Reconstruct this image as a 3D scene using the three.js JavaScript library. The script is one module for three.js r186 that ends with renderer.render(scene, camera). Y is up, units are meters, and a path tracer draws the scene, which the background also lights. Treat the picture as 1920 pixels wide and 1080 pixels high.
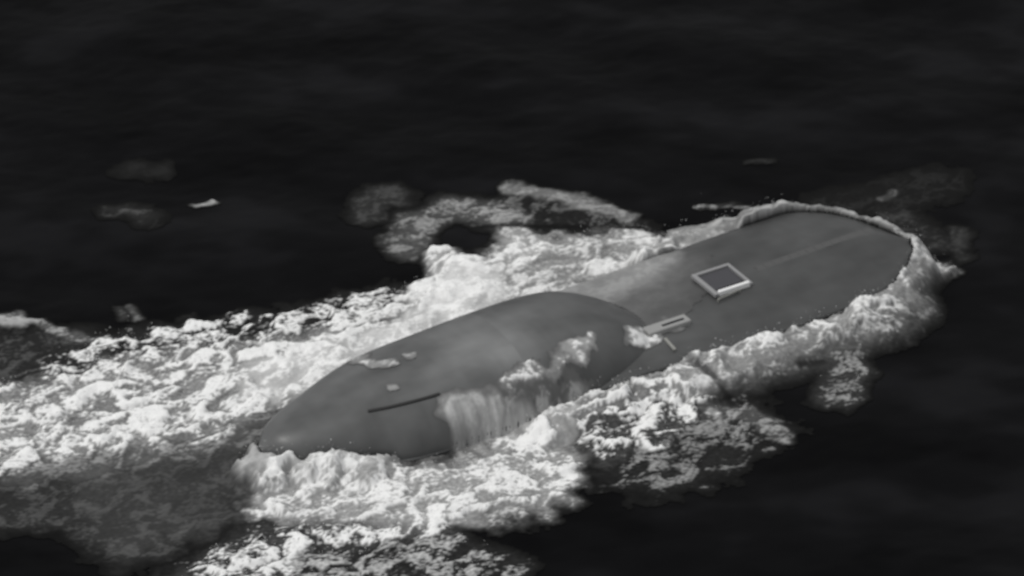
import * as THREE from 'three';
import { SimplexNoise } from 'three/addons/math/SimplexNoise.js';
import { mergeGeometries } from 'three/addons/utils/BufferGeometryUtils.js';
import { RoundedBoxGeometry } from 'three/addons/geometries/RoundedBoxGeometry.js';

// ---------------------------------------------------------------- camera, sky, sun, exposure
const scene = new THREE.Scene();
const DIST = 70, ELEV = THREE.MathUtils.degToRad(32);
const camera = new THREE.PerspectiveCamera(2 * Math.atan(5.4 / DIST) * 180 / Math.PI, 16 / 9, 1, 6000);
camera.position.set(0, DIST * Math.sin(ELEV), DIST * Math.cos(ELEV));
camera.lookAt(0, 0, 0);
camera.updateMatrixWorld(true);
camera.focus = 40; camera.userData.fStop = 1.8;             // long lens, soft over the whole view

const SW = 64, SH = 32, skyData = new Float32Array(SW * SH * 4);
for (let j = 0; j < SH; j++) for (let i = 0; i < SW; i++) {      // even, dim overcast sky
  const el = (j + 0.5) / SH * 2 - 1;                             // row 0 is the nadir
  const v = el < 0 ? 0.12 : 0.42 + 0.2 * el;
  const k = (j * SW + i) * 4;
  skyData[k] = v * 0.99; skyData[k + 1] = v; skyData[k + 2] = v * 1.01; skyData[k + 3] = 1;
}
const sky = new THREE.DataTexture(skyData, SW, SH, THREE.RGBAFormat, THREE.FloatType);
sky.mapping = THREE.EquirectangularReflectionMapping; sky.magFilter = THREE.LinearFilter; sky.needsUpdate = true;
scene.background = sky; scene.environment = sky;

const sun = new THREE.DirectionalLight(new THREE.Color(1, 0.985, 0.96), 1.3);
sun.position.set(-26, 44, 6); sun.target.position.set(0, 0, 0);
sun.castShadow = true; sun.shadow.radius = 24;
sun.shadow.camera.left = -16; sun.shadow.camera.right = 16; sun.shadow.camera.top = 16; sun.shadow.camera.bottom = -16;
sun.shadow.camera.near = 1; sun.shadow.camera.far = 120; sun.shadow.mapSize.set(2048, 2048);
scene.add(sun, sun.target);

const renderer = new THREE.WebGLRenderer({ antialias: true });
renderer.toneMapping = THREE.LinearToneMapping;
renderer.toneMappingExposure = 1;
renderer.shadowMap.enabled = true;

// ---------------------------------------------------------------- helpers
function lcg(seed) { let s = seed >>> 0; return () => (s = (s * 1664525 + 1013904223) >>> 0) / 4294967296; }
const noise = new SimplexNoise({ random: lcg(7) });
const noiseB = new SimplexNoise({ random: lcg(91) });
const rnd = lcg(4242);
const clamp = (x, a = 0, b = 1) => Math.min(b, Math.max(a, x));
const sstep = (a, b, x) => { const t = clamp((x - a) / (b - a)); return t * t * (3 - 2 * t); };
const lerp = (a, b, t) => a + (b - a) * t;
function fbm(n, x, y, oct = 4) { let v = 0, a = 0.5, f = 1; for (let i = 0; i < oct; i++) { v += a * n.noise(x * f, y * f); f *= 2.03; a *= 0.5; } return v; }
function table(xs, ys, x) {                                       // smooth lookup through a few stations
  if (x <= xs[0]) return ys[0];
  for (let i = 1; i < xs.length; i++) if (x <= xs[i]) {
    const h = xs[i] - xs[i - 1], u = (x - xs[i - 1]) / h;
    const m0 = i > 1 ? (ys[i] - ys[i - 2]) / (xs[i] - xs[i - 2]) : (ys[i] - ys[i - 1]) / h;
    const m1 = i < xs.length - 1 ? (ys[i + 1] - ys[i - 1]) / (xs[i + 1] - xs[i - 1]) : (ys[i] - ys[i - 1]) / h;
    return (2 * u ** 3 - 3 * u * u + 1) * ys[i - 1] + (u ** 3 - 2 * u * u + u) * h * m0 + (-2 * u ** 3 + 3 * u * u) * ys[i] + (u ** 3 - u * u) * h * m1;
  }
  return ys[ys.length - 1];
}
function tag(o, label, category, kind) { o.userData.label = label; if (category) o.userData.category = category; if (kind) o.userData.kind = kind; return o; }
function mesh(name, geo, mat, parent = scene) {
  const m = new THREE.Mesh(geo, mat); m.name = name; m.castShadow = m.receiveShadow = true; parent.add(m); return m;
}

// ---------------------------------------------------------------- boat form: s along the keel (0 near the stern), t across (+ towards the viewer's side), h up
const YAW = THREE.MathUtils.degToRad(31), BX = -3.369, BZ = 5.055;
const toST = (x, z) => { const dx = x - BX, dz = z - BZ, c = Math.cos(YAW), n = Math.sin(YAW); return [dx * c - dz * n, dx * n + dz * c]; };
const S0 = -1.25, S1 = 12.31;
const WS = [-1.25, -0.85, 0, 0.6, 1.2, 2, 3, 5, 8, 10, 10.6, 11.1, 11.6, 11.9, 12.1, 12.24, 12.31], WV = [0.12, 0.6, 1.08, 1.32, 1.44, 1.5, 1.51, 1.53, 1.68, 1.7, 1.67, 1.58, 1.3, 0.97, 0.66, 0.34, 0.02];
const hullW = s => Math.max(0.01, table(WS, WV, s));
const hullC = s => table([10.4, 11.1, 11.75, 12.1, 12.31], [0, -0.04, 0.06, 0.3, 0.6], s);
const hullG = s => table([-1.25, 2, 4, 5.6, 6.6, 8, 10, 12.31], [0.06, 0.1, 0.2, 0.36, 0.36, 0.36, 0.42, 0.5], s);
const camber = s => table([-0.95, 5, 7, 9, 12.22], [0.05, 0.08, 0.1, 0.14, 0.1], s);
const HS = [-1.2, -0.85, 0, 1.2, 2.7, 3.9, 4.7, 5.3, 5.9, 6.35, 6.75], HH = [0.25, 0.52, 0.72, 0.95, 1.07, 1.14, 1.15, 1.08, 0.86, 0.6, 0.25];
const HA = [0.14, 0.58, 1.02, 1.42, 1.52, 1.54, 1.52, 1.45, 1.24, 0.95, 0.4], HC = [0, 0, 0, 0, 0, 0, 0, 0, 0.02, 0.06, 0.1];
const humpTop = s => table(HS, HH, s), humpA = s => table(HS, HA, s), humpC = s => table(HS, HC, s), HEXP = 2.35, HBASE = -0.1;
function deckH(s, t) {
  if (s < S0 || s > S1) return -9; const w = hullW(s), r = Math.abs(t - hullC(s)) / w; if (r > 1) return -9;
  return hullG(s) + camber(s) * (1 - r) - 0.05 * sstep(0.94, 1, r);
}
function humpH(s, t) {
  if (s < HS[0] || s > HS[10]) return -9; const u = Math.abs((t - humpC(s)) / humpA(s)); if (u >= 1) return -9;
  return HBASE + (humpTop(s) - HBASE) * Math.pow(1 - Math.pow(u, HEXP), 1 / HEXP);
}
const boatH = (x, z) => { const [s, t] = toST(x, z); return Math.max(deckH(s, t), humpH(s, t)); };

// ---------------------------------------------------------------- sea surface
function seaH(x, z) {
  const [s, t] = toST(x, z);
  const near = Math.exp(-Math.pow(Math.hypot(Math.max(0, Math.abs(s - 6) - 6.5), Math.max(0, Math.abs(t) - 1.8)) / 4, 2));
  let y = 0.10 * noise.noise(x * 0.16 + 5, z * 0.22) + 0.035 * fbm(noiseB, x * 0.45, z * 0.6, 3) + 0.007 * fbm(noise, x * 1.7, z * 2.1, 2);
  y *= 1 - 0.55 * near;
  if (Math.abs(t) < 2 && s > -1 && s < 12.4) y = Math.min(y, 0.03);
  return y;
}
const surfH = (x, z) => Math.max(seaH(x, z), boatH(x, z));
// a sight line read off the photograph, followed down to the surface it meets in the place
const ray0 = camera.position, fwd = new THREE.Vector3(0, 0, 0).sub(ray0).normalize(), rgt = new THREE.Vector3(1, 0, 0), upv = new THREE.Vector3().crossVectors(rgt, fwd);
function hit(px, py, lift = 0) {
  const d = fwd.clone().multiplyScalar(DIST * 100).addScaledVector(rgt, px - 960).addScaledVector(upv, 540 - py).normalize();
  let k = (2 - ray0.y) / d.y;
  for (let i = 0; i < 400; i++) {
    const x = ray0.x + d.x * k, y = ray0.y + d.y * k, z = ray0.z + d.z * k;
    if (y <= surfH(x, z) + lift) return [x, z]; k += 0.03;
  }
  return [ray0.x + d.x * k, ray0.z + d.z * k];
}

// ---------------------------------------------------------------- foam: where it lies on the sea (and on the deck), how thick, how broken
const marks = [];
function addMark(poly, px, o) {
  const pts = px.map(p => hit(p[0], p[1], o.lift ?? 0.05));
  const pad = (o.w ?? 0) + (o.soft ?? 0.2) + 0.5;
  const xs = pts.map(p => p[0]), zs = pts.map(p => p[1]);
  marks.push({ poly, pts, soft: 0.2, broken: 0.5, rag: 0.18, mound: 0, deck: false, ...o, bb: [Math.min(...xs) - pad, Math.max(...xs) + pad, Math.min(...zs) - pad, Math.max(...zs) + pad] });
}
const area = (px, o) => addMark(true, px, o), streak = (px, o) => addMark(false, px, o);
// stern wake
area([[-90, 730], [120, 705], [260, 660], [420, 645], [560, 625], [700, 590], [900, 590], [660, 690], [505, 775], [430, 815], [300, 835], [160, 850], [-90, 885]], { i: 0.86, broken: 0.72, soft: 0.7, rag: 0.35 });
area([[430, 690], [560, 650], [720, 600], [850, 520], [900, 480], [960, 520], [940, 590], [680, 670], [520, 760], [440, 770]], { i: 0.74, broken: 0.2, soft: 0.6 });
streak([[120, 690], [300, 640], [450, 618], [600, 598], [720, 565]], { w: 0.3, i: 0.6, broken: 1, soft: 0.5, rag: 0.3 });
streak([[20, 860], [120, 790], [260, 750], [400, 740]], { w: 0.3, i: 0.55, broken: 0.9, soft: 0.5 });
streak([[-60, 670], [60, 665], [140, 660]], { w: 0.35, i: 0.05, broken: 0.6, soft: 0.8 });
streak([[-40, 600], [30, 592], [75, 603], [130, 625], [190, 640]], { w: 0.08, i: 0.26, broken: 0.6, soft: 0.16 });
streak([[5, 605], [28, 600]], { w: 0.12, i: 0.3, broken: 0.3, soft: 0.15 });
streak([[60, 868], [200, 845], [350, 822], [470, 785]], { w: 0.25, i: 0.2, broken: 0.5, soft: 0.9, rag: 0.3 });
// far side: wave thrown off the bow
area([[790, 560], [815, 500], [850, 468], [905, 478], [960, 432], [1060, 436], [1150, 425], [1270, 436], [1330, 430], [1280, 470], [1180, 500], [1050, 545], [960, 575], [880, 590]], { i: 0.54, broken: 0.5, soft: 0.6, lift: 0.12, mound: 0.06, rag: 0.3 });
area([[1120, 435], [1290, 430], [1400, 400], [1330, 445], [1270, 470], [1160, 490]], { i: 0.34, broken: 0.15, soft: 0.4, lift: 0.15 });
streak([[790, 560], [840, 520], [830, 480]], { w: 0.18, i: 0.85, broken: 0.5, soft: 0.35, mound: 0.05 });
streak([[960, 440], [1010, 470], [960, 490]], { w: 0.2, i: 0.6, broken: 0.4, soft: 0.3 });
streak([[760, 460], [785, 412], [850, 390], [920, 395], [960, 412]], { w: 0.16, i: 0.2, broken: 0.6, soft: 0.5 });
streak([[955, 352], [1040, 362], [1120, 385], [1172, 405]], { w: 0.1, i: 0.26, broken: 0.3, soft: 0.22 });
area([[955, 360], [1120, 385], [1230, 425], [1080, 428], [900, 430], [880, 400]], { i: 0.07, broken: 0.85, soft: 0.4 });
streak([[688, 402], [692, 372], [740, 366]], { w: 0.1, i: 0.045, broken: 0.4, soft: 0.5 });
streak([[1270, 436], [1360, 416], [1440, 396], [1490, 390], [1560, 400], [1620, 422], [1680, 455], [1740, 492], [1768, 505]], { w: 0.09, i: 0.34, broken: 0.25, soft: 0.16, lift: 0.12, mound: 0.14 });
streak([[1310, 388], [1360, 384], [1430, 386]], { w: 0.05, i: 0.14, broken: 0.8, soft: 0.12 });
streak([[1560, 385], [1650, 372], [1760, 340]], { w: 0.3, i: 0.012, broken: 0.5, soft: 0.7 });
streak([[1650, 368], [1680, 360]], { w: 0.05, i: 0.09, broken: 0.5, soft: 0.12 });
streak([[1800, 430], [1802, 480]], { w: 0.05, i: 0.03, broken: 0.4, soft: 0.3 });
streak([[1680, 410], [1740, 450]], { w: 0.2, i: 0.03, broken: 0.5, soft: 0.5 });
// near side: bow wave
streak([[1768, 505], [1700, 518], [1640, 545], [1580, 590]], { w: 0.05, i: 0.36, broken: 0.5, soft: 0.35, mound: 0.04, lift: 0.05 });
area([[1640, 548], [1560, 590], [1480, 618], [1290, 672], [1215, 700], [1250, 770], [1340, 745], [1420, 710], [1470, 672], [1570, 640], [1640, 610], [1690, 570]], { i: 0.46, broken: 0.4, soft: 0.5, mound: 0.08, lift: 0.08 });
area([[1580, 600], [1690, 560], [1700, 640], [1590, 640]], { i: 0.3, broken: 0.85, soft: 0.4 });
streak([[1560, 650], [1590, 690], [1570, 740]], { w: 0.15, i: 0.18, broken: 0.8, soft: 0.5 });
area([[1180, 720], [1270, 700], [1340, 760], [1290, 800], [1240, 835], [1150, 865], [1100, 845], [1060, 800], [1080, 765]], { i: 0.95, broken: 0.95, soft: 0.6, mound: 0.05, rag: 0.3 });
area([[1260, 780], [1400, 745], [1480, 805], [1400, 850], [1320, 905], [1220, 925], [1130, 890]], { i: 0.15, broken: 0.9, soft: 0.8, rag: 0.4 });
streak([[1330, 770], [1400, 772], [1470, 815]], { w: 0.1, i: 0.2, broken: 0.6, soft: 0.2 });
// near side: under the stern and the overflow
area([[470, 905], [520, 850], [565, 822], [610, 820], [650, 850], [840, 862], [1070, 800], [1095, 900], [1040, 960], [800, 990], [560, 985], [460, 960]], { i: 0.76, broken: 0.55, soft: 0.7, rag: 0.35 });
streak([[500, 880], [560, 845], [610, 845], [680, 875]], { w: 0.3, i: 0.55, broken: 0.1, soft: 0.4, mound: 0.3, rag: 0.3 });
area([[930, 800], [1070, 790], [1090, 900], [1000, 940], [900, 905]], { i: 0.75, broken: 0.95, soft: 0.5 });
area([[620, 985], [480, 985], [400, 1035], [230, 1120], [520, 1120], [560, 1040], [840, 1000], [860, 970]], { i: 0.72, broken: 0.95, soft: 0.7 });
area([[520, 1010], [860, 1000], [1000, 1060], [960, 1130], [520, 1130]], { i: 0.25, broken: 0.95, soft: 0.4 });
// slick grey water straight astern
area([[500, 790], [430, 818], [330, 848], [150, 868], [120, 960], [220, 1060], [330, 1025], [440, 985], [480, 905], [540, 835]], { i: 0.058, broken: 0.3, soft: 0.9, rag: 0.4 });
streak([[-60, 940], [150, 930], [260, 1000]], { w: 0.6, i: 0.05, broken: 0.5, soft: 0.6 });
area([[800, 545], [840, 480], [905, 485], [940, 540], [880, 580]], { i: 0.72, broken: 0.15, soft: 0.6, mound: 0.12, lift: 0.12 });
// water heaped against the bow, all round its edge
function stStreak(st, o) {
  const c = Math.cos(YAW), n = Math.sin(YAW), pts = st.map(([a, b]) => [BX + a * c + b * n, BZ - a * n + b * c]);
  const pad = o.w + (o.soft ?? 0.2) + 0.5, xs = pts.map(p => p[0]), zs = pts.map(p => p[1]);
  marks.push({ poly: false, pts, soft: 0.2, broken: 0.5, rag: 0.1, mound: 0, deck: false, ...o, bb: [Math.min(...xs) - pad, Math.max(...xs) + pad, Math.min(...zs) - pad, Math.max(...zs) + pad] });
}
const rim = (list, side, off) => list.map(v => [v, hullC(v) + side * (hullW(v) + off)]);
stStreak(rim([8, 8.8, 9.6, 10.4], -1, 0.1), { w: 0.12, i: 0.34, broken: 0.3, soft: 0.45, mound: 0.36 });
stStreak([...rim([10.2, 10.8, 11.3, 11.7, 11.95, 12.15, 12.25], -1, 0.05), [12.38, 0.6], ...rim([12.2], 1, 0.06)], { w: 0.1, i: 0.34, broken: 0.35, soft: 0.3, mound: 0.56, mod: 0.35 });
stStreak([[12.38, 0.62], ...rim([12.22, 12, 11.7, 11.3], 1, 0.1), ...rim([10.8, 10.2], 1, 0.12)], { w: 0.12, i: 0.46, broken: 0.5, soft: 0.5, mound: 0.46, mod: 0.5 });
stStreak(rim([11.2, 10.4, 9.4, 8.4, 7.4, 6.6], 1, 0.16), { w: 0.18, i: 0.55, broken: 0.55, soft: 0.9, mound: 0.36, mod: 0.7 });
stStreak(rim([6.6, 5.6, 4.6, 3.6], 1, 0.15), { w: 0.2, i: 0.55, broken: 0.6, soft: 0.5, mound: 0.22 });
// flecks on the open sea
streak([[365, 384], [400, 375]], { w: 0.012, i: 0.5, broken: 0.3, soft: 0.12, rag: 0.12 });
streak([[215, 393], [255, 392], [280, 405]], { w: 0.03, i: 0.045, broken: 0.6, soft: 0.5 });
streak([[225, 578], [232, 592]], { w: 0.01, i: 0.07, broken: 0.5, soft: 0.18, rag: 0.1 });
streak([[245, 575], [257, 595]], { w: 0.01, i: 0.16, broken: 0.5, soft: 0.14, rag: 0.08 });
streak([[261, 634], [264, 642]], { w: 0.02, i: 0.4, broken: 0.2, soft: 0.1 });
streak([[1398, 301], [1442, 301]], { w: 0.01, i: 0.025, broken: 0.4, soft: 0.15 });
streak([[240, 318], [300, 318]], { w: 0.1, i: 0.012, broken: 0.2, soft: 0.4 });
// water on the boat itself
const onDeck = { deck: true, lift: 0 };
streak([[672, 672], [700, 685], [735, 684]], { ...onDeck, w: 0.03, i: 0.5, broken: 0.6, soft: 0.16, rag: 0.16 });
streak([[764, 666], [778, 664]], { ...onDeck, w: 0.01, i: 0.35, broken: 0.4, soft: 0.14, rag: 0.16 });
streak([[730, 728], [740, 726]], { ...onDeck, w: 0.005, i: 0.2, broken: 0.3, soft: 0.1, rag: 0.1 });
streak([[950, 722], [985, 700], [1030, 690], [1075, 665], [1105, 638]], { ...onDeck, w: 0.03, i: 0.75, broken: 0.75, soft: 0.14, rag: 0.2 });
streak([[1070, 660], [1100, 645]], { ...onDeck, w: 0.06, i: 0.4, broken: 0.2, soft: 0.14 });
area([[838, 742], [930, 735], [945, 800], [950, 885], [850, 885], [848, 810], [826, 772]], { ...onDeck, i: 0.34, broken: 0.2, soft: 0.22, rag: 0.16 });
area([[930, 735], [1110, 730], [1110, 800], [940, 810]], { ...onDeck, i: 0.16, broken: 0.85, soft: 0.3, rag: 0.25 });
area([[940, 780], [1080, 765], [1080, 830], [930, 840]], { ...onDeck, i: 0.42, broken: 0.1, soft: 0.2 });
area([[1060, 470], [1180, 490], [1270, 470], [1250, 520], [1170, 550], [1060, 556], [960, 562], [940, 530]], { ...onDeck, i: 0.24, broken: 0.15, soft: 0.7, lift: 0.1, mound: 0.06, flat: true });
area([[1120, 490], [1300, 480], [1330, 520], [1290, 560], [1150, 600]], { ...onDeck, i: 0.035, broken: 0.2, soft: 1.0, flat: true });
streak([[1185, 634], [1225, 628], [1260, 610]], { ...onDeck, w: 0.04, i: 0.6, broken: 0.6, soft: 0.18, rag: 0.2 });
const gaps = [[[1285, 692], [1320, 712], [1365, 742]], [[1500, 690], [1540, 680]], [[905, 418], [1100, 418]]].map(l => l.map(p => hit(p[0], p[1], 0.1)));

function segDist(x, z, a, b) { const dx = b[0] - a[0], dz = b[1] - a[1]; const u = clamp(((x - a[0]) * dx + (z - a[1]) * dz) / (dx * dx + dz * dz + 1e-9)); return Math.hypot(x - a[0] - dx * u, z - a[1] - dz * u); }
function markValue(m, x, z) {
  const n = m.pts.length; let d = 1e9, inside = false;
  for (let i = 0; i + 1 < n; i++) d = Math.min(d, segDist(x, z, m.pts[i], m.pts[i + 1]));
  if (m.poly) {
    d = Math.min(d, segDist(x, z, m.pts[n - 1], m.pts[0]));
    for (let i = 0, j = n - 1; i < n; j = i++) { const a = m.pts[i], b = m.pts[j]; if ((a[1] > z) !== (b[1] > z) && x < (b[0] - a[0]) * (z - a[1]) / (b[1] - a[1]) + a[0]) inside = !inside; }
    return 1 - sstep(-m.soft * 0.5, m.soft * 0.5, inside ? -d : d);
  }
  return 1 - sstep(m.w, m.w + m.soft, d);
}
function foamAt(x, z) {
  const [s, t] = toST(x, z), bh = boatH(x, z), aboard = bh > 0.0, hump = humpH(s, t) > deckH(s, t) - 0.02;
  const wx = fbm(noise, x * 1.3 + 11, z * 1.3, 4), wz = fbm(noiseB, x * 1.3, z * 1.3 + 7, 4);
  // broken structure: clots with dark holes, drawn out a little along the track
  const lx = fbm(noise, x * 0.55 + 70, z * 0.55, 2), lz = fbm(noiseB, x * 0.55, z * 0.55 + 70, 2);
  const a = s * 1.35 + lx * 0.9 + wx * 0.5, b = t * 2.2 + lz * 0.9 + wz * 0.5;
  const clot = fbm(noise, a, b, 3), fine = fbm(noiseB, a * 2.4, b * 2.4, 2), lace = 1 - Math.abs(noise.noise(a * 1.3 + 31, b * 1.3)), speck = noise.noise(x * 7.5 + 3, z * 9.5) + 0.6 * noiseB.noise(x * 14, z * 17), big = noiseB.noise(s * 0.55 + 3, t * 0.8), swell = noise.noise(a * 0.7 + 50, b * 0.7);
  const tex = (0.75 * clot + 0.26 * swell + 0.3 * fine + 0.16 * speck + 0.12 * (lace - 0.62) + 0.14 * big);
  const steep = hump && bh < 0.75; let v = 0, mound = 0, env = 0;
  for (const m of marks) {
    if (aboard && (!m.deck || (m.flat && hump))) continue;
    if (x < m.bb[0] || x > m.bb[1] || z < m.bb[2] || z > m.bb[3]) continue;
    const k = markValue(m, x + wx * m.rag, z + wz * m.rag);
    if (k <= 0) continue;
    const hole = sstep(-0.12, 0.3, tex + (k - 0.93) * 0.8 * m.broken);        // towards its fringe foam breaks into strands
    const d = m.i * (m.deck ? k : Math.pow(k, lerp(1.9, 0.7, m.broken))) * (1 - m.broken + m.broken * (0.03 + 1.45 * hole)) * (1 + m.broken * (0.45 * fine + 0.42 * speck)) * (1 + 0.22 * clot + 0.16 * big) * (m.deck && steep ? 0.9 + 0.4 * noiseB.noise(s * 4, t * 0.6) + 0.2 * noiseB.noise(s * 9, t) : 1);
    v = Math.max(v, d) + 0.18 * Math.min(v, d);
    mound = Math.max(mound, m.mound * k * (1 + (m.mod ?? 1) * (0.25 * big + 0.22 * swell))); env = Math.max(env, m.i * k * k);
  }
  for (const g of gaps) { let d = 1e9; for (let i = 0; i + 1 < g.length; i++) d = Math.min(d, segDist(x, z, g[i], g[i + 1])); v *= 1 - 0.75 * (1 - sstep(0.02, 0.14, d + wx * 0.06)); }
  v = clamp(v, 0, 0.95);
  const base = aboard ? Math.max(bh, seaH(x, z)) : seaH(x, z);
  const puff = aboard ? 0.022 * v * (1 + 1.2 * clot) : env * (0.07 + 0.1 * swell + 0.035 * clot) + 0.012 * v;
  const y = base + 0.008 + Math.max(0, puff) + mound * (1 + 0.05 * clot) * (aboard ? 0.6 : 1);
  return [v, y, s, t, aboard];
}

// ---------------------------------------------------------------- sea sheet: fine near the boat, on to the horizon
const seaMat = new THREE.MeshPhysicalMaterial({ vertexColors: true, roughness: 0.4, specularIntensity: 0.05, ior: 1.33 });
{
  const X0 = -14, X1 = 14, Z0 = -15, Z1 = 13, C = 0.07, nx = Math.round((X1 - X0) / C), nz = Math.round((Z1 - Z0) / C);
  const pos = new Float32Array((nx + 1) * (nz + 1) * 3), idx = [];
  for (let j = 0; j <= nz; j++) for (let i = 0; i <= nx; i++) {
    const x = X0 + (X1 - X0) * i / nx, z = Z0 + (Z1 - Z0) * j / nz, k = (j * (nx + 1) + i) * 3;
    const edge = Math.min(x - X0, X1 - x, z - Z0, Z1 - z);
    pos[k] = x; pos[k + 1] = seaH(x, z) * sstep(0, 1.5, edge); pos[k + 2] = z;
  }
  for (let j = 0; j < nz; j++) for (let i = 0; i < nx; i++) { const p = j * (nx + 1) + i, q = p + nx + 1; idx.push(p, q, p + 1, p + 1, q, q + 1); }
  const g = new THREE.BufferGeometry(); g.setAttribute('position', new THREE.BufferAttribute(pos, 3)); g.setIndex(idx); g.computeVertexNormals();
  const tint = (geo) => { const p = geo.attributes.position, c = new Float32Array(p.count * 3); for (let i = 0; i < p.count; i++) { const x = p.getX(i), z = p.getZ(i), far = Math.abs(x) > 100; const q = far ? 0 : fbm(noiseB, x * 0.14 + 9, z * 0.22, 3) + 0.35 * fbm(noise, x * 0.6, z * 0.9, 2); const v = 0.0058 * (1 + 0.9 * sstep(0.0, 0.6, q) - 0.35 * sstep(0, 0.5, -q)); c[i * 3] = v; c[i * 3 + 1] = v; c[i * 3 + 2] = v * 1.1; } geo.setAttribute('color', new THREE.BufferAttribute(c, 3)); };
  const R = 4000, ring = new THREE.BufferGeometry();
  ring.setAttribute('position', new THREE.Float32BufferAttribute([X0, 0, Z0, X1, 0, Z0, X1, 0, Z1, X0, 0, Z1, -R, 0, -R, R, 0, -R, R, 0, R, -R, 0, R], 3));
  ring.setIndex([0, 1, 4, 1, 5, 4, 1, 2, 5, 2, 6, 5, 2, 3, 6, 3, 7, 6, 3, 0, 7, 0, 4, 7]); ring.computeVertexNormals(); tint(g); tint(ring);
  const sea = mesh('sea', mergeGeometries([g, ring]), seaMat);
  tag(sea, 'dark open sea with low ripples all around the boat', null, 'structure');
}

// ---------------------------------------------------------------- boat
const hullMat = new THREE.MeshStandardMaterial({ vertexColors: true, roughness: 0.42 });
const boat = new THREE.Group(); boat.name = 'low_profile_boat'; boat.position.set(BX, 0, BZ); boat.rotation.y = YAW; scene.add(boat);
tag(boat, 'grey low-lying boat with rounded cabin and square deck hatch, ploughing through white foam', 'boat');
const hullTone = (x, z) => lerp(0.1, 0.062, sstep(5.5, 9, x - 0.5 * z)) * 0.88;
const blotch = (x, y, z, q, k) => 1 + 0.5 * fbm(noise, x * 0.6 + q, z * 1.0, 4) + k * fbm(noiseB, x * 3.2 + q, z * 0.7 + y, 3);
function skin(g, tone, seedShift, streakAmt = 0.12) {             // worn, wet paint: blotches and run-off streaks over the given tone
  const p = g.attributes.position, c = new Float32Array(p.count * 3);
  for (let i = 0; i < p.count; i++) {
    const x = p.getX(i), y = p.getY(i), z = p.getZ(i);
    const n = blotch(x, y, z, seedShift, streakAmt);
    const v = tone(x, y, z) * n; c[i * 3] = v * 0.985; c[i * 3 + 1] = v; c[i * 3 + 2] = v * 1.0;
  }
  g.setAttribute('color', new THREE.BufferAttribute(c, 3)); return g;
}
function loft(stations, ring) {
  const n = ring(stations[0]).length, pos = [], idx = [];
  for (const s of stations) for (const [t, h] of ring(s)) pos.push(s, h, t);
  for (let i = 0; i + 1 < stations.length; i++) for (let j = 0; j + 1 < n; j++) { const a = i * n + j, b = a + n; idx.push(a, a + 1, b, b, a + 1, b + 1); }
  const g = new THREE.BufferGeometry(); g.setAttribute('position', new THREE.Float32BufferAttribute(pos, 3)); g.setIndex(idx); g.computeVertexNormals(); return g;
}
{
  const st = []; for (let i = 0; i <= 150; i++) { const u = i / 150; st.push(lerp(S0, S1, u + 0.06 * Math.sin(u * Math.PI * 2 + Math.PI) * 0.5)); }
  const g = loft(st, s => {
    const w = hullW(s), y = hullG(s), hc = hullC(s), r = [[0, -0.7], [0.7 * w, -0.62], [0.93 * w, -0.3], [0.985 * w, -0.02], [w, y - 0.08], [w * 0.995, y - 0.03]];
    const out = r.map(p => [hc + p[0], p[1]]);
    for (let i = 0; i <= 36; i++) { const t = hc + w * (0.975 - 1.95 * i / 36); out.push([t, deckH(s, t)]); }
    for (const p of r.slice().reverse()) out.push([hc - p[0], p[1]]);
    return out;
  });
  mesh('hull', skin(g, (x, y, z) => hullTone(x, z), 3), hullMat, boat);
}
{
  const ringAt = s => { const a = humpA(s), c = humpC(s), H = humpTop(s), out = []; for (let i = 0; i <= 64; i++) { const th = Math.PI * i / 64, cs = Math.cos(th), sn = Math.sin(th); out.push([c + a * Math.sign(cs) * Math.pow(Math.abs(cs), 2 / HEXP), HBASE + (H - HBASE) * Math.pow(Math.max(0, sn), 2 / HEXP)]); } return out; };
  const st = (a, b, n) => Array.from({ length: n + 1 }, (_, i) => lerp(a, b, i / n));
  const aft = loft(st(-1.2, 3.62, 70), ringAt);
  mesh('engine_cover', skin(aft, (x, y, z) => lerp(0.1, 0.19, Math.exp(-(((x - 3.2) / 1.1) ** 2) - ((z - 0.35) / 0.8) ** 2)), 17), hullMat, boat).userData.label = 'long grey rounded cover behind the cabin';  // pale patch on the near flank is wet sheen painted into the tone
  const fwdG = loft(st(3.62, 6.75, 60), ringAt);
  mesh('cabin', skin(fwdG, (x, y, z) => lerp(0.085, 0.19, Math.exp(-(((x - 3.2) / 1.1) ** 2) - ((z - 0.35) / 0.8) ** 2)), 29), hullMat, boat).userData.label = 'dark rounded cabin hump amidships';  // same sheen patch painted into the tone, fading towards the darker front
}
const deckAt = (s, t) => deckH(s, t);
const palePaint = new THREE.MeshStandardMaterial({ color: new THREE.Color(0.3, 0.3, 0.305), roughness: 0.6 });
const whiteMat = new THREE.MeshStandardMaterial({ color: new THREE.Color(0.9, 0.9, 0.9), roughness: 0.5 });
const darkMat = new THREE.MeshStandardMaterial({ color: new THREE.Color(0.02, 0.02, 0.022), roughness: 0.8 });
const lidMat = new THREE.MeshStandardMaterial({ color: new THREE.Color(0.055, 0.054, 0.062), roughness: 0.5 });
function box(name, size, at, mat, parent, r = 0.012) { const m = mesh(name, new RoundedBoxGeometry(size[0], size[1], size[2], 3, r), mat, parent); m.position.set(...at); return m; }
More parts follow.
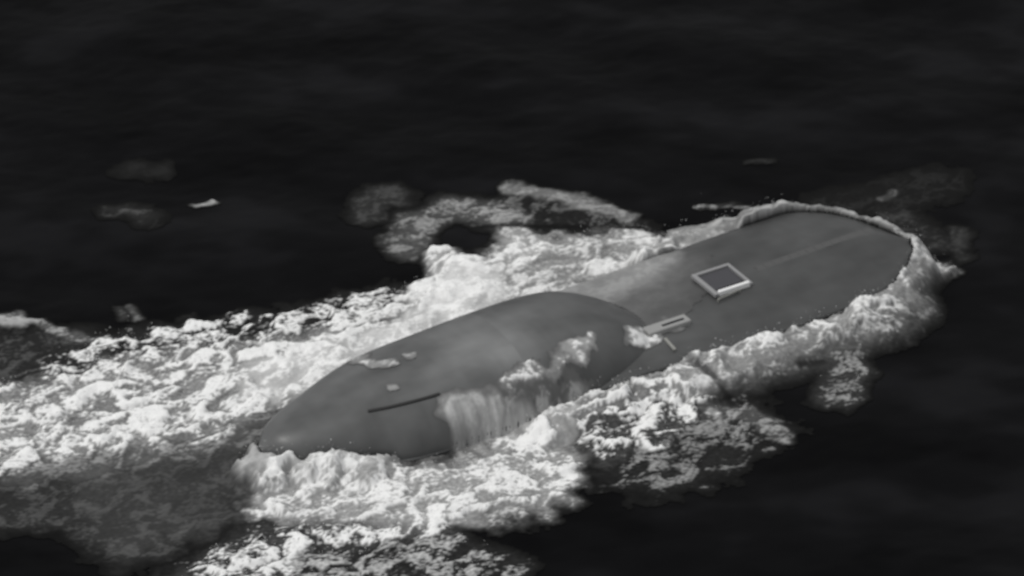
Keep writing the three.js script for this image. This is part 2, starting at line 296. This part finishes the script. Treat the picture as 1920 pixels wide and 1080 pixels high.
{
  const hatch = new THREE.Group(); hatch.name = 'hatch'; hatch.position.set(8.53, deckAt(8.53, -0.1), -0.1); boat.add(hatch);
  hatch.userData.label = 'square deck hatch with pale raised rim';
  const L = 0.84, D = 0.82, T = 0.09, H = 0.075;
  box('hatch_rim', [T, H, D], [-L / 2 + T / 2, 0.03, 0], palePaint, hatch);
  box('hatch_rim', [T * 0.7, H, D], [L / 2 - T * 0.35, 0.03, 0], palePaint, hatch);
  box('hatch_rim', [L - T * 1.7 - 0.004, H, T * 0.8], [0.015, 0.03, -D / 2 + T * 0.4], palePaint, hatch);
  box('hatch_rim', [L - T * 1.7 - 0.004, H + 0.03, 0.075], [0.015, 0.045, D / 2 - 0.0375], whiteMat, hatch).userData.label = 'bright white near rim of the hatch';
  const lid = box('hatch_lid', [L - T * 1.9, 0.03, D - 0.3], [0.01, 0.018, -0.05], lidMat, hatch); lid.rotation.x = 0.04;
  box('hatch_shade', [L - T * 1.8, 0.02, D - 0.16], [0.01, -0.012, -0.01], darkMat, hatch, 0.004);  // dark plate stands in for the shade inside the hatch
}
{
  const vent = new THREE.Group(); vent.name = 'deck_vent'; vent.position.set(6.86, deckAt(6.86, 0.6), 0.6); boat.add(vent);
  vent.userData.label = 'low pale box on deck with a dark slot';
  const ventMat = new THREE.MeshStandardMaterial({ color: new THREE.Color(0.33, 0.33, 0.325), roughness: 0.6 });
  box('vent_body', [0.92, 0.12, 0.26], [0, 0.03, 0], ventMat, vent, 0.03);
  box('vent_slot', [0.48, 0.02, 0.07], [0.12, 0.084, 0.02], darkMat, vent, 0.008);
}
{
  const seam = []; for (let i = 0; i < 14; i++) { const a = 9.3 + i * 0.19, b = a + 0.186; const y = deckAt((a + b) / 2, -0.12) + 0.004; const g = new RoundedBoxGeometry(0.186, 0.01, 0.17, 2, 0.004); g.rotateZ(Math.atan2(deckAt(b, 0) - deckAt(a, 0), b - a)); g.translate((a + b) / 2, y, -0.1); seam.push(g); }
  mesh('deck_seam', mergeGeometries(seam), new THREE.MeshStandardMaterial({ color: new THREE.Color(0.088, 0.088, 0.088), roughness: 0.7 }), boat);
  const railMat = new THREE.MeshStandardMaterial({ color: new THREE.Color(0.3, 0.3, 0.28), roughness: 0.5 });
  const rail = (a, b, r) => { const va = new THREE.Vector3(a[0], deckAt(...a) + 0.06, a[1]), vb = new THREE.Vector3(b[0], deckAt(...b) + 0.06, b[1]); const dn = new THREE.Vector3(0, -0.07, 0);
    return new THREE.TubeGeometry(new THREE.CatmullRomCurve3([va.clone().add(dn), va, va.clone().lerp(vb, 0.5), vb, vb.clone().add(dn)], false, 'catmullrom', 0.2), 30, r, 8); };
  mesh('grab_rail', rail([8.12, 0.4], [8.62, 0.36], 0.016), railMat, boat);
  box('deck_batten', [0.06, 0.05, 0.42], [6.62, deckAt(6.62, 1.1) + 0.015, 1.08], railMat, boat, 0.015).rotation.y = -0.12;
}

{
  const pts = [[690, 773], [725, 766], [760, 757], [800, 748], [824, 740]].map(p => { const [x, z] = hit(...p), [s, t] = toST(x, z); return new THREE.Vector3(s, Math.max(humpH(s, t), 0) + 0.004, t); });
  mesh('crease_shade', new THREE.TubeGeometry(new THREE.CatmullRomCurve3(pts), 40, 0.032, 8), new THREE.MeshStandardMaterial({ color: new THREE.Color(0.035, 0.035, 0.035), roughness: 0.8 }), boat);  // dark tube stands in for the shade along the flank crease
}

// ---------------------------------------------------------------- foam meshes, one per stretch of broken water
const foamMat = new THREE.MeshPhysicalMaterial({ vertexColors: true, roughness: 0.9, metalness: 0, specularIntensity: 0.06 });
const filmMat = new THREE.MeshStandardMaterial({ vertexColors: true, roughness: 0.42 });
{
  const X0 = -11.5, X1 = 11.5, Z0 = -6.5, Z1 = 12, C = 0.03, nx = Math.round((X1 - X0) / C), nz = Math.round((Z1 - Z0) / C);
  const N = (nx + 1) * (nz + 1), V = new Float32Array(N), Y = new Float32Array(N), zone = new Uint8Array(N);
  for (let j = 0; j <= nz; j++) for (let i = 0; i <= nx; i++) {
    const x = X0 + i * C, z = Z0 + j * C, k = j * (nx + 1) + i;
    const [v, y, s, t, aboard] = foamAt(x, z); V[k] = v; Y[k] = y;
    zone[k] = aboard ? 0 : t < -3.4 && s > -1 || t < -6 || (s < 2.5 && t < -5) ? 5 : s > 6.6 ? (t > 0 ? 1 : 2) : t > 0.4 && s > -1.6 ? 3 : t < 0 && s > 4.2 ? 2 : 4;
  }
  const info = [
    ['deck_wash', 'thin white water running over the cabin side and deck of the grey boat', 'water wash'],
    ['bow_wave', 'broad pale foam peeling off the near side of the bow', 'bow wave'],
    ['far_bow_wave', 'grey and white foam thrown up along the far side of the bow and hatch', 'bow wave'],
    ['side_splash', 'bright clotted foam along the near side under cabin and stern', 'splash foam'],
    ['stern_wake', 'wide churned white wake trailing off to the left behind the stern', 'wake foam'],
    ['foam_flecks', 'faint scattered foam flecks on dark water beyond the wake', 'foam flecks'],
  ];
  for (let zi = 0; zi < info.length; zi++) {
    const wetTone = (x, z) => { const [a, b] = toST(x, z); return hullTone(a, b) * blotch(a, deckH(a, b), b, 3, 0.12); };
    const map = new Int32Array(N).fill(-1), pos = [], col = [], idx = [];
    const vert = k => { if (map[k] < 0) { map[k] = pos.length / 3; const i = k % (nx + 1), j = (k - i) / (nx + 1); pos.push(X0 + i * C, Y[k], Z0 + j * C); const b0 = zi === 0 ? wetTone(X0 + i * C, Z0 + j * C) : 0.0085, v = b0 + V[k] * (1 - b0); col.push(v, v, v * 0.995); } return map[k]; };
    for (let j = 0; j < nz; j++) for (let i = 0; i < nx; i++) {
      const p = j * (nx + 1) + i, q = p + nx + 1;
      if (zone[p] !== zi || Math.max(V[p], V[p + 1], V[q], V[q + 1]) < 0.0012) continue;
      if (zi === 0 && Math.min(V[p], V[p + 1], V[q], V[q + 1]) < 0.003) continue;
      const a = vert(p), b = vert(p + 1), c = vert(q), d = vert(q + 1); idx.push(a, c, b, b, c, d);
    }
    if (!idx.length) continue;
    const g = new THREE.BufferGeometry(); g.setAttribute('position', new THREE.Float32BufferAttribute(pos, 3)); g.setAttribute('color', new THREE.Float32BufferAttribute(col, 3)); g.setIndex(idx); g.computeVertexNormals();
    tag(mesh(info[zi][0], g, zi === 0 ? filmMat : foamMat), info[zi][1], info[zi][2], 'stuff');
  }
  // ---- airborne droplets over the most broken water
  const spots = []; let guard = 0;
  while (spots.length < 9000 && guard++ < 400000) {
    const k = Math.floor(rnd() * N), i = k % (nx + 1), j = (k - i) / (nx + 1);
    if (V[k] < 0.22 || zone[k] === 0 || zone[k] === 5 || rnd() > V[k] * V[k] * 1.6) continue;
    spots.push([X0 + i * C + (rnd() - 0.5) * 0.2, Y[k] + 0.01 + 0.26 * Math.pow(rnd(), 2.2), Z0 + j * C + (rnd() - 0.5) * 0.2, 0.003 + 0.006 * Math.pow(rnd(), 3)]);
  }
  const drops = new THREE.InstancedMesh(new THREE.IcosahedronGeometry(1, 1), new THREE.MeshStandardMaterial({ color: new THREE.Color(0.7, 0.7, 0.7), roughness: 0.6 }), spots.length);
  const m4 = new THREE.Matrix4(), q = new THREE.Quaternion();
  spots.forEach((d, i) => { m4.compose(new THREE.Vector3(d[0], d[1], d[2]), q.setFromEuler(new THREE.Euler(rnd() * 6, rnd() * 6, 0)), new THREE.Vector3(d[3] * 1.3, d[3], d[3] * 1.1)); drops.setMatrixAt(i, m4); });
  drops.name = 'spray_droplets'; drops.castShadow = drops.receiveShadow = true; scene.add(drops);
  tag(drops, 'fine white spray droplets flying over the foam around the boat', 'spray', 'stuff');
}

renderer.render(scene, camera);
